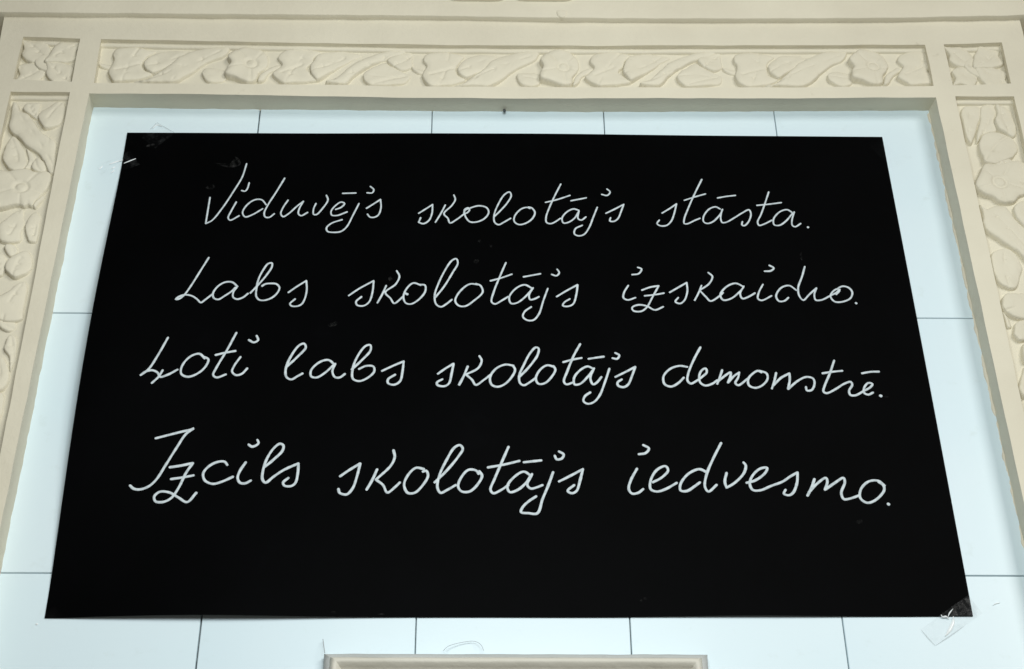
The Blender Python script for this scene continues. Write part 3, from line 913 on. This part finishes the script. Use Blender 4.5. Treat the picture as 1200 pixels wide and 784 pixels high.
# ------------------------------------------------------------------ handwriting, one part per word, traced stroke by stroke
WORDS = [
 # Viduvejs
 ((220, 180, 4.615), [
  [(120,237),(108,310),(97,378),(130,362),(190,290),(250,200),(295,125),(318,55)],
  [(262,262),(235,310),(218,348),(228,360),(278,336)], [(332,158),(322,190),(310,203),(292,200)],
  [(425,278),(400,250),(362,250),(318,280),(296,320),(310,342),(350,330),(405,298)],
  [(524,133),(480,205),(435,275),(413,322),(418,342),(440,345),(468,325)],
  [(542,252),(515,292),(503,325),(515,341),(545,325),(590,285),(625,258),(602,300),(598,325),(612,336),(648,318)],
  [(693,270),(680,300),(680,328),(695,330),(730,295),(758,250),(750,226)],
  [(800,302),(830,290),(848,270),(830,262),(800,280),(775,312),(778,332),(805,335),(862,315)], [(838,215),(910,213)],
  [(926,270),(895,330),(860,395),(830,420),(790,426),(755,420),(750,402),(775,378),(835,357)],
  [(988,178),(1006,195),(998,212),(970,212)],
  [(966,296),(1000,275),(1042,248),(1045,290),(1032,330),(1010,344),(985,343),(972,328)]]),
 ((470, 180, 4.2857), [
  [(88,300),(120,280),(158,256),(155,300),(140,335),(112,352),(88,345),(98,322)],
  [(222,258),(200,300),(172,345)], [(265,208),(272,230),(255,260),(215,302),(235,325),(245,348),(280,330),(320,300)],
  [(318,296),(318,282),(338,272),(344,282),(330,298),(316,300),(322,284),(340,276),(390,262),(430,272),(440,295),(420,325),(380,343),(345,342),(325,320),(318,300)],
  [(466,318),(500,285),(535,245),(553,210),(545,193),(520,205),(490,250),(467,310),(470,345),(490,357),(515,345),(550,325)],
  [(648,276),(632,270),(600,280),(570,315),(568,340),(590,356),(625,350),(660,325),(672,295),(655,272),(640,268)],
  [(802,153),(775,205),(745,270),(728,320),(730,345),(750,352),(775,342),(800,325)], [(725,245),(780,232),(848,210)],
  [(893,285),(865,278),(830,295),(808,325),(815,348),(840,345),(870,325),(893,290)], [(893,287),(888,325),(905,334),(928,318)],
  [(853,237),(930,222)], [(985,270),(965,320),(945,370),(920,405),(890,413),(870,402),(875,378),(910,360)],
  [(1034,178),(1050,193),(1035,210),(1008,205)],
  [(1028,300),(1070,280),(1118,255),(1105,290),(1090,325),(1070,340),(1048,338),(1052,322)]]),
 ((740, 180, 4.615), [
  [(165,322),(205,298),(243,272),(232,320),(215,365),(190,388),(155,390),(138,378),(150,360)],
  [(380,140),(345,210),(305,300),(285,355),(285,378),(300,380),(345,360),(370,350)], [(285,253),(340,235),(400,218)],
  [(480,300),(455,288),(420,300),(390,340),(390,368),(410,378),(445,365),(485,320),(492,302)],
  [(490,303),(482,345),(490,372),(510,372),(560,345),(600,320),(636,304),(646,328),(632,370),(610,390),(597,385),(600,368)], [(465,240),(510,232),(562,226)],
  [(742,208),(725,260),(700,330),(682,370),(690,388),(715,382),(760,360)], [(678,280),(740,274),(810,265)],
  [(868,318),(845,304),(825,305),(795,320),(768,355),(772,385),(800,388),(835,365),(872,322)], [(880,316),(868,360),(870,388),(885,396),(915,378)],
  [(953,397),(957,400)]]),
 # Labs
 ((190, 280, 5.714), [
  [(312,125),(255,215),(195,310),(150,372),(115,400),(90,405),(105,390),(150,374),(200,382),(235,405),(258,426),(290,405),(342,365)],
  [(505,320),(470,290),(420,290),(370,320),(340,365),(345,395),(375,405),(420,380),(465,350),(490,325)], [(500,322),(475,360),(475,390),(500,403),(540,392),(575,365)],
  [(590,362),(640,310),(700,240),(735,185),(735,162),(710,165),(675,210),(645,270),(630,340),(630,385),(650,408),(690,410),(740,390),(775,355),(785,325),(765,302),(720,298),(690,302),(668,315)],
  [(845,358),(900,320),(965,280),(968,340),(955,400),(935,435),(905,450),(865,448),(855,435),(890,402)]]),
 ((390, 280, 3.871), [
  [(72,257),(120,225),(185,190),(180,240),(165,285),(140,303),(110,300),(105,285),(130,262)],
  [(242,212),(222,255),(202,290)], [(290,145),(302,170),(285,205),(238,243),(262,270),(278,292),(318,262)],
  [(400,210),(365,200),(335,225),(320,262),(330,290),(355,295),(395,270),(420,235),(418,210),(395,207)], [(328,246),(340,252)],
  [(465,265),(505,215),(545,150),(567,110),(560,90),(540,98),(510,140),(478,205),(462,255),(468,295),(490,308),(515,295),(540,275)],
  [(660,207),(620,205),(575,240),(555,280),(570,302),(600,305),(640,280),(680,240),(670,212),(650,203)],
  [(785,108),(760,165),(730,240),(720,285),(735,295),(765,280),(795,262)], [(715,190),(760,178),(812,160)],
  [(905,225),(870,208),(830,225),(800,265),(808,292),(835,290),(870,265),(905,227)], [(908,222),(890,255),(895,275),(915,272),(935,262)],
  [(865,172),(942,158)], [(975,225),(955,280),(935,340),(910,368),(880,368),(862,352),(870,330),(900,308)],
  [(1018,138),(1027,153),(1015,167),(993,161)],
  [(1015,262),(1060,235),(1110,208),(1105,250),(1090,295),(1065,306),(1043,302),(1050,288),(1075,272)]]),
 ((710, 280, 3.75), [
  [(98,205),(80,235),(77,258),(95,268),(130,258)], [(140,125),(157,132),(145,152),(115,157)],
  [(158,225),(195,212),(232,206),(205,255),(180,300),(155,318),(120,315),(115,302),(140,290),(180,295),(215,312),(252,298)], [(170,250),(215,245),(255,238)],
  [(280,235),(320,212),(355,192),(358,230),(345,270),(325,284),(305,275),(318,258)],
  [(420,205),(406,240),(390,270)], [(450,148),(468,165),(455,195),(412,226),(440,255),(460,273),(500,250),(515,236)],
  [(605,210),(570,195),(530,210),(503,245),(515,268),(550,262),(590,230),(605,212)], [(606,208),(590,240),(600,262),(625,255),(655,238)],
  [(690,200),(672,235),(668,262),(685,270),(728,250)], [(718,116),(738,128),(725,140),(697,142)],
  [(838,226),(805,205),(770,215),(748,250),(760,273),(785,272),(802,258)],
  [(874,122),(862,165),(845,215),(850,250),(868,269),(892,246),(925,216),(916,245),(922,268),(948,268),(985,250),(1012,236),(1028,222)],
  [(1012,222),(1040,208),(1068,215),(1083,235),(1075,260),(1040,276),(1005,275),(987,252),(996,233),(1016,220),(1027,226),(1012,244)],
  [(1098,281),(1102,284)]]),
 # Loti
 ((150, 380, 3.529), [
  [(165,55),(125,125),(85,185),(52,210),(72,196),(100,190),(122,200),(132,217),(165,208),(205,187)], [(143,190),(125,218),(98,243)],
  [(318,142),(295,122),(255,135),(222,175),(220,205),(245,217),(285,205),(320,175),(332,145),(315,135)],
  [(448,35),(410,105),(365,180),(352,210),(365,220),(405,207)], [(362,127),(400,118),(445,110)],
  [(465,135),(440,170),(430,195),(445,210),(470,205),(493,182)], [(500,65),(520,75),(538,65),(532,48)]]),
 ((150, 380, 3.529), [
  [(653,178),(700,135),(735,95),(728,80),(708,87),(675,130),(652,185),(655,218),(675,228),(700,215),(722,203)],
  [(852,165),(830,148),(795,155),(757,190),(757,215),(780,220),(815,200),(850,168)], [(857,163),(845,195),(855,218),(875,220),(897,205)],
  [(925,187),(965,150),(1003,107),(1002,86),(982,90),(945,140),(928,190),(930,225),(955,235),(990,222),(1018,195),(1015,175),(985,172),(955,185)],
  [(1050,193),(1095,172),(1140,153),(1135,195),(1125,235),(1100,250),(1075,243),(1075,228),(1105,208)]]),
 ((500, 380, 4.615), [
  [(60,268),(100,240),(145,213),(135,265),(120,320),(95,335),(58,328),(55,315),(85,297)],
  [(222,228),(200,280),(175,328)], [(285,172),(297,195),(280,235),(212,272),(245,300),(265,328),(310,300),(350,270)],
  [(470,224),(425,218),(375,240),(343,285),(350,325),(380,338),(420,325),(460,285),(478,245),(465,222)],
  [(500,285),(550,235),(600,165),(605,130),(590,125),(560,155),(525,220),(500,280),(505,318),(525,330),(555,315),(590,290)],
  [(690,230),(650,222),(610,250),(590,295),(605,322),(640,318),(675,285),(696,245),(685,226)],
  [(830,107),(795,170),(760,255),(742,310),(755,325),(790,315)], [(738,205),(785,192),(838,182)],
  [(900,240),(870,228),(830,248),(797,290),(800,325),(830,322),(870,285),(900,247)], [(905,238),(885,290),(900,325),(920,315),(945,285)],
  [(875,187),(920,180),(958,175)], [(988,240),(965,310),(935,385),(905,420),(870,430),(848,415),(855,390),(885,368)],
  [(1020,155),(1042,168),(1030,187),(1005,183)],
  [(1020,285),(1075,258),(1128,230),(1110,280),(1090,325),(1065,340),(1035,331),(1032,315),(1055,298)]]),
 ((760, 390, 4.0), [
  [(182,160),(145,155),(100,170),(70,205),(75,240),(105,252),(140,235),(165,210)],
  [(243,68),(210,130),(185,195),(183,225),(198,238),(225,225),(255,203),(273,185),(268,167),(250,175),(238,200),(242,232),(265,247),(300,238),(322,222)],
  [(345,175),(335,205),(322,240)], [(326,228),(360,200),(385,185),(383,207),(372,234),(400,203),(425,186),(420,210),(407,235),(420,246),(465,215)],
  [(520,178),(553,190),(558,215),(535,245),(500,258),(470,245),(468,215),(490,190),(512,178),(530,186)],
  [(598,188),(590,225),(578,262)], [(583,250),(620,212),(660,190),(662,220),(654,264),(700,225),(740,207),(772,215),(778,240),(765,268),(742,270),(738,254)],
  [(870,130),(850,190),(825,250),(820,275),(835,283),(880,262),(915,240),(948,230),(955,243),(940,272),(946,291),(970,293),(1010,272),(1040,255),(1050,240),(1030,235),(1012,255),(1010,280),(1030,290),(1052,280)],
  [(815,190),(860,183),(908,178)], [(1000,190),(1040,183),(1080,182)], [(1085,294),(1092,297)]]),
 # Izcils
 ((140, 490, 5.0), [
  [(212,118),(290,98),(370,78),(415,68),(435,60),(390,92),(330,180),(270,275),(215,360),(170,400),(115,418),(80,412),(62,395)],
  [(295,288),(360,278),(430,263),(390,320),(345,410),(300,470),(250,492),(210,487),(203,460),(235,432),(290,435),(345,465),(395,492),(450,437)], [(302,357),(365,348),(435,335)],
  [(632,275),(615,255),(570,258),(520,285),(490,325),(500,365),(545,385),(600,372),(665,343)],
  [(740,258),(705,310),(692,350),(705,378),(735,382),(770,365)], [(757,155),(775,167),(803,158),(815,145),(808,128)],
  [(845,290),(900,245),(955,190),(960,160),(940,150),(905,175),(865,235),(840,310),(838,360),(855,378),(900,345),(960,305),(1048,265),(1045,320),(1030,380),(1005,398),(965,395),(958,378),(990,350)]]),
 ((380, 490, 3.636), [
  [(67,248),(105,222),(153,193),(140,245),(120,300),(95,325),(65,318),(60,302)],
  [(225,218),(205,262),(180,305)], [(295,137),(300,165),(285,200),(220,262),(250,285),(268,317),(300,295),(322,274)],
  [(425,217),(390,212),(355,245),(340,285),(355,318),(385,318),(420,285),(442,245),(434,224),(420,228)],
  [(470,274),(520,225),(570,165),(590,130),(578,115),(555,125),(520,180),(490,245),(482,295),(495,318),(525,305),(560,285)],
  [(658,238),(648,224),(615,220),(585,250),(570,290),(585,312),(620,312),(655,280),(672,245),(660,226)],
  [(785,122),(755,190),(725,260),(708,305),(720,320),(750,308),(785,285)], [(697,210),(765,198),(832,182)],
  [(880,245),(850,228),(810,250),(780,290),(790,315),(825,305),(860,275),(882,243)], [(885,238),(865,285),(880,300),(905,295),(930,285)],
  [(850,188),(925,180)], [(975,230),(955,285),(930,345),(908,405),(870,405),(838,400),(845,380),(870,355),(903,333)],
  [(1000,142),(1020,155),(1012,172),(990,175),(982,160)],
  [(1000,270),(1050,245),(1102,217),(1090,265),(1075,310),(1055,320),(1037,310),(1065,285)]]),
 ((710, 490, 3.4286), [
  [(125,203),(100,250),(92,285),(105,303),(130,300),(150,285)], [(150,108),(173,122),(160,140),(132,145)],
  [(188,258),(225,238),(250,210),(240,193),(205,208),(180,250),(180,285),(205,295),(240,285),(285,260)],
  [(405,217),(375,205),(330,225),(300,265),(300,290),(325,293),(355,275),(378,258)], [(463,100),(430,165),(405,225),(398,275),(412,295),(445,268)],
  [(485,220),(478,255),(485,280),(520,258),(555,220),(562,190),(553,178)],
  [(565,260),(600,250),(640,220),(648,200),(620,203),(590,230),(578,262),(590,288),(620,290),(665,272),(710,255),(740,235),(770,218),(768,260),(752,300),(735,310),(715,303),(722,288)],
  [(838,245),(828,275),(810,312)], [(816,298),(850,262),(884,240),(890,255),(880,288),(920,260),(955,240),(960,258),(946,300),(956,325),(985,322),(1018,310)],
  [(1120,272),(1095,252),(1055,255),(1025,285),(1022,320),(1050,340),(1085,328),(1118,290),(1115,270),(1095,256)],
  [(1133,344),(1138,347)]]),
]


def split_corners(strokes):
    out = []
    for st in strokes:
        cur = [st[0]]
        for i in range(1, len(st)):
            cur.append(st[i])
            if i < len(st) - 1:
                a = np.array(st[i], float) - np.array(st[i - 1], float)
                c = np.array(st[i + 1], float) - np.array(st[i], float)
                cosv = float(a @ c / (np.linalg.norm(a) * np.linalg.norm(c) + 1e-9))
                if cosv < math.cos(math.radians(97)) and min(np.linalg.norm(a), np.linalg.norm(c)) > 24:
                    out.append(cur)
                    cur = [st[i]]
        out.append(cur)
    return out


def write_word(spec, strokes, seed, width):
    (ox, oy, sc) = spec
    V, Fc = [], []
    strokes = split_corners(strokes)
    for si, st in enumerate(strokes):
        px = [(ox + x / sc, oy + y / sc) for x, y in st]
        pts = spline(px, 1.3)
        # drop doubles
        pp = [pts[0]]
        for p in pts[1:]:
            if np.linalg.norm(p - pp[-1]) > 0.25:
                pp.append(p)
        if len(pp) < 2:
            pp.append(pp[0] + np.array((0.8, 0.6)))
        Q = [on_poster(p[0], p[1], 0.00005 + 0.00006 * (si % 3)) for p in pp]
        n = len(Q)
        dot = len(st) == 2 and n < 4
        prof = [(-1.0, 0.0), (-0.82, 0.62), (-0.4, 0.95), (0.0, 1.0), (0.4, 0.95), (0.82, 0.62), (1.0, 0.0)]
        base = len(V)
        stations = []
        for i in range(n):
            a, b_ = Q[max(0, i - 1)], Q[min(n - 1, i + 1)]
            t = b_ - a
            t = t / (np.linalg.norm(t) + 1e-12)
            stations.append((Q[i], t))
        hw0 = width
        # rounded caps
        first = (Q[0] - stations[0][1] * hw0 * 0.75, stations[0][1])
        last = (Q[-1] + stations[-1][1] * hw0 * 0.75, stations[-1][1])
        allst = [first] + stations + [last]
        for i, (p, t) in enumerate(allst):
            side = np.array((t[2], 0.0, -t[0]))
            side = side / (np.linalg.norm(side) + 1e-12)
            k = 1.0 + 0.16 * nz(p[0], seed, p[2], 90) + 0.12 * nz(p[0], seed + 5, p[2], 300)
            hw = hw0 * k * (1.25 if dot else 1.0)
            if i in (0, len(allst) - 1):
                hw *= 0.55
            for u, h in prof:
                q_ = p + side * hw * u
                V.append((q_[0], q_[1] - 0.00035 * h + 0.00006 * (1 - h), q_[2]))
        m = len(prof)
        for i in range(len(allst) - 1):
            for k in range(m - 1):
                Fc.append((base + i * m + k, base + i * m + k + 1, base + (i + 1) * m + k + 1, base + (i + 1) * m + k))
        Fc.append(tuple(base + k for k in range(m)))
        e = base + (len(allst) - 1) * m
        Fc.append(tuple(e + m - 1 - k for k in range(m)))
    mesh_obj('handwritten_word', V, Fc, M_CHALK, poster)


for wi, (spec, strokes) in enumerate(WORDS):
    write_word(spec, strokes, wi * 1.7, 0.00096 if wi < 3 else 0.00104 if wi < 6 else 0.00122 if wi < 10 else 0.00132)

# faint rubbed-out chalk marks, plus a few glints painted as pale patches
SMUDGES_GLINTS = [[(253, 191), (262, 195), (274, 196), (282, 192), (280, 186), (276, 184), (277, 190), (270, 193), (262, 192)],
           [(241, 220), (249, 216), (252, 219), (246, 222)], [(171, 170.5), (181, 168.5), (181, 170), (172, 172)],  # last outline paints a glint on the upper left tape
           [(384, 381), (394, 377), (397, 379), (388, 383)], [(455, 326), (458, 324), (460, 328), (456, 329)],
           [(555, 306), (560, 303), (561, 307), (557, 309)], [(560, 282), (564, 281), (564, 285)], [(573, 287), (577, 286), (576, 290)],
           [(388, 717), (393, 716.6), (393, 718.4), (389, 718.6)], [(443, 719.6), (450, 719), (450, 720.4)], [(1003, 611), (1010, 609), (1011, 612), (1005, 614)],  # first two outlines paint glints on the lower poster edge
           [(749, 704), (757, 700), (758, 704)], [(937, 301), (939, 296), (940, 305)], [(1036, 465), (1042, 464.4), (1042, 465.6)]]
for sm in SMUDGES_GLINTS:
    pts = spline(sm, 1.0, closed=True)
    ring = [on_poster(p[0], p[1], 0.00003) for p in pts]
    c = np.mean(ring, axis=0)
    V = [tuple(p) for p in ring] + [tuple(c * 0.4 + p * 0.6 - np.array((0, 0.00012, 0))) for p in ring] + [tuple(c - np.array((0, 0.00014, 0)))]
    n = len(ring)
    Fc = [(k, (k + 1) % n, n + (k + 1) % n, n + k) for k in range(n)] + [(n + k, n + (k + 1) % n, 2 * n) for k in range(n)]
    mesh_obj('chalk_smudge_glint', V, Fc, M_SMUDGE_GLINT, poster)


# ------------------------------------------------------------------ clear tape on the corners
def drape_y(x, z):
    s, t = st_of(x, z)
    m = max(-s * 0.87, (s - 1) * 0.87, -t * 0.6, (t - 1) * 0.6)      # metres outside the sheet
    if m <= 0:
        return -lift(s, t) - 0.0004
    L = lift(min(1, max(0, s)), min(1, max(0, t)))
    k = max(0.0, 1 - m / 0.004)
    return -(L * k + 0.0004)


def tape(quad, label, creases, seed, mat=M_TAPE, edges=()):
    q_ = [np.array((p[0], p[2])) for p in (at(x, y, -0.002) for x, y in quad)]
    a, b_, c, d = q_
    nu = max(6, int(np.linalg.norm(d - a) / 0.0011))
    nv = max(6, int(np.linalg.norm(b_ - a) / 0.0011))
    V, Fc = [], []
    for i in range(nu + 1):
        for j in range(nv + 1):
            u, v = i / nu, j / nv
            p = a * (1 - u) * (1 - v) + d * u * (1 - v) + c * u * v + b_ * (1 - u) * v
            wr = 0.0005 * abs(nz(p[0], seed, p[1], 120)) + 0.0003 * abs(nz(p[0], seed + 3, p[1], 300))
            V.append((p[0], drape_y(p[0], p[1]) - wr, p[1]))
    for i in range(nu):
        for j in range(nv):
            k = i * (nv + 1) + j
            Fc.append((k, k + nv + 1, k + nv + 2, k + 1))
    o = mesh_obj('tape_strip', V, Fc, mat)
    tag(o, label, 'tape', 'clear tape holding the poster')
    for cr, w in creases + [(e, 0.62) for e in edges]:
        pts = spline(cr, 1.0)
        Vc, Fk = [], []
        m = len(pts)
        for i, p in enumerate(pts):
            P0 = at(p[0], p[1], -0.002)
            P0 = at(p[0], p[1], drape_y(P0[0], P0[2]) - 0.0012)
            t = pts[min(m - 1, i + 1)] - pts[max(0, i - 1)]
            t = t / (np.linalg.norm(t) + 1e-9)
            hw = w * 0.0009 * (0.25 + math.sin(math.pi * (i + .35) / (m - .3))) 
            sd = np.array((-t[1], 0, -t[0]))
            sd = np.array((t[1], 0, t[0]))
            Vc += [tuple(P0 - sd * hw + np.array((0, .0009, 0))), tuple(P0), tuple(P0 + sd * hw + np.array((0, .0009, 0)))]
        for i in range(m - 1):
            for k in range(2):
                Fk.append((3 * i + k, 3 * i + k + 1, 3 * i + 4 + k, 3 * i + 3 + k))
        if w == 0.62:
            mesh_obj('edge', Vc, Fk, M_EDGE_SHADE, o)  # painted edge shadow
        else:
            mesh_obj('crease', Vc, Fk, M_CREASE_GLINT, o)  # crease ridge with its glint painted on


tape([(1079, 737), (1096, 757), (1152, 718), (1135, 697)], 'wide clear tape across the lower right corner of the poster, with a painted glint on one crease',
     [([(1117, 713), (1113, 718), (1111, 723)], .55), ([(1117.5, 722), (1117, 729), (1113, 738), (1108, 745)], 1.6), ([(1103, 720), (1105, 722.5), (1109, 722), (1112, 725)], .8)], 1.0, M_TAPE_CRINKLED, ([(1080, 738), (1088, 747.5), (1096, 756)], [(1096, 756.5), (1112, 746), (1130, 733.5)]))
tape([(1122, 708), (1131, 724), (1177, 713), (1168, 697)], 'clear tape piece from the lower right poster corner out onto the side tile', [([(1164, 709), (1168, 706.5), (1172, 706)], .5)], 4.0)
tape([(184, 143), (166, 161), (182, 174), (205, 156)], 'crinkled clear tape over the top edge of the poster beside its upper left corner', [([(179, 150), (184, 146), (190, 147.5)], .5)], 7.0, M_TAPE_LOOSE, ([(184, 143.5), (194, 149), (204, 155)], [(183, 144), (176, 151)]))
tape([(112, 193), (120, 208), (164, 193), (153, 177)], 'crinkled clear tape with painted glints on its creases over the left edge of the poster',
     [([(128, 192), (136, 189), (144, 187)], .9), ([(145, 191), (152, 188), (159, 185.5)], .5), ([(131, 197), (135, 195)], .8), ([(116, 198), (120, 194)], .7), ([(130, 202), (134, 199)], .6)], 10.0, M_TAPE_LOOSE)
tape([(38, 727), (46, 737), (72, 722), (64, 711)], 'tiny clear tape at the lower left corner of the poster', [([(41.5, 731), (44.5, 731)], .9)], 13.0)
tape([(1020, 172), (1034, 162), (1061, 188), (1047, 199)], 'faint clear tape at the upper right corner of the poster', [], 16.0)

# ------------------------------------------------------------------ small moulded frame on the tiles below the poster
frame = empty('moulded_frame')
tag(frame, 'small cream moulded frame with dusty grey outer edge fixed to the tiles under the poster', 'frame')
a0, a1 = at(379, 763.5, -0.016), at(830, 763, -0.016)
FX0, FX1, FZ1 = a0[0], a1[0], (a0[2] + a1[2]) / 2
FZ0 = FZ1 - 0.30
PROFILE = [(0.0, 0.001), (0.0, -0.0090), (0.0006, -0.0102), (0.0058, -0.0168), (0.0064, -0.0162), (0.0072, -0.0186), (0.0088, -0.0215),
           (0.0110, -0.0228), (0.0135, -0.0216), (0.0155, -0.0180), (0.0180, -0.0150), (0.0240, -0.0110), (0.0300, -0.0085), (0.0320, -0.0085), (0.0325, -0.0040)]


def rail(name, i0, i1, k0, k1, mat):
    cs = [(FX0, FZ0), (FX0, FZ1), (FX1, FZ1), (FX1, FZ0)]
    ins = [(1, 1), (1, -1), (-1, -1), (-1, 1)]
    V, Fc = [], []
    N = 60
    prof_ = PROFILE[k0:k1 + 1]
    for s in range(N + 1):
        f = s / N
        for d, y in prof_:
            ax, az = cs[i0][0] + ins[i0][0] * d, cs[i0][1] + ins[i0][1] * d
            bx, bz = cs[i1][0] + ins[i1][0] * d, cs[i1][1] + ins[i1][1] * d
            x, z = ax + (bx - ax) * f, az + (bz - az) * f
            e = 1.0 if 0 < s < N else 0.0
            V.append((x + e * .0004 * nz(x, d * 50, z, 40), y + .0005 * nz(x, 2, z, 30), z + e * .0005 * nz(x, d * 50, z, 45)))
    n = len(prof_)
    for s in range(N):
        for k in range(n - 1):
            Fc.append((s * n + k, s * n + k + 1, (s + 1) * n + k + 1, (s + 1) * n + k))
    return mesh_obj(name, V, Fc, mat, frame)


for (i0, i1) in ((0, 1), (1, 2), (2, 3), (3, 0)):
    rail('outer_bead', i0, i1, 0, 4, M_DUSTY)
    rail('moulding', i0, i1, 4, len(PROFILE) - 1, M_MOULD)
d = 0.0315
mesh_obj('inner_panel', [(FX0 + d, -0.005, FZ0 + d), (FX1 - d, -0.005, FZ0 + d), (FX1 - d, -0.005, FZ1 - d), (FX0 + d, -0.005, FZ1 - d),
                         (FX0 + d, 0.0005, FZ0 + d), (FX1 - d, 0.0005, FZ0 + d), (FX1 - d, 0.0005, FZ1 - d), (FX0 + d, 0.0005, FZ1 - d)],
         [(0, 1, 2, 3), (0, 4, 5, 1), (3, 2, 6, 7), (1, 5, 6, 2), (0, 3, 7, 4)], M_MOULD, frame, smooth=False)


# ------------------------------------------------------------------ loose hair-thin threads
def tube(name, pts, r, mat, parent=None):
    P = spline(pts, 0.002)
    V, Fc = [], []
    n = 5
    for i, p in enumerate(P):
        t = P[min(len(P) - 1, i + 1)] - P[max(0, i - 1)]
        t = t / (np.linalg.norm(t) + 1e-9)
        a = np.cross(t, (0, 1, 0))
        a = a / (np.linalg.norm(a) + 1e-9)
        b2 = np.cross(t, a)
        for k in range(n):
            an = 2 * math.pi * k / n
            V.append(tuple(p + r * (a * math.cos(an) + b2 * math.sin(an))))
    for i in range(len(P) - 1):
        for k in range(n):
            Fc.append((i * n + k, i * n + (k + 1) % n, (i + 1) * n + (k + 1) % n, (i + 1) * n + k))
    Fc.append(tuple(range(n - 1, -1, -1)))
    Fc.append(tuple((len(P) - 1) * n + k for k in range(n)))
    return mesh_obj(name, V, Fc, mat, parent)


t1 = tube('loose_thread', [at(519, 763, -.0125), at(526, 757, -.006), at(543, 752.5, -.003), at(556, 751.5, -.003), at(563, 755, -.006), at(567, 762.5, -.0125)], 0.00022, M_THREAD)
tag(t1, 'hair thin grey thread arched over the top of the small moulded frame', 'thread')
nl = tube('nail', [at(591, 128.5, .003), at(591, 129.5, -.006), at(591.3, 130.5, -.007)], 0.0016, M_GROUT)
tag(nl, 'dark nail stub under the head of the recess, at the upper edge of the tiles', 'nail')
t2 = tube('loose_thread', [at(380.5, 765, -.0135), at(379.5, 757, -.008), at(378.5, 749, -.004)], 0.00035, M_THREAD)
tag(t2, 'short grey bristle sticking up from the corner of the small moulded frame', 'thread')
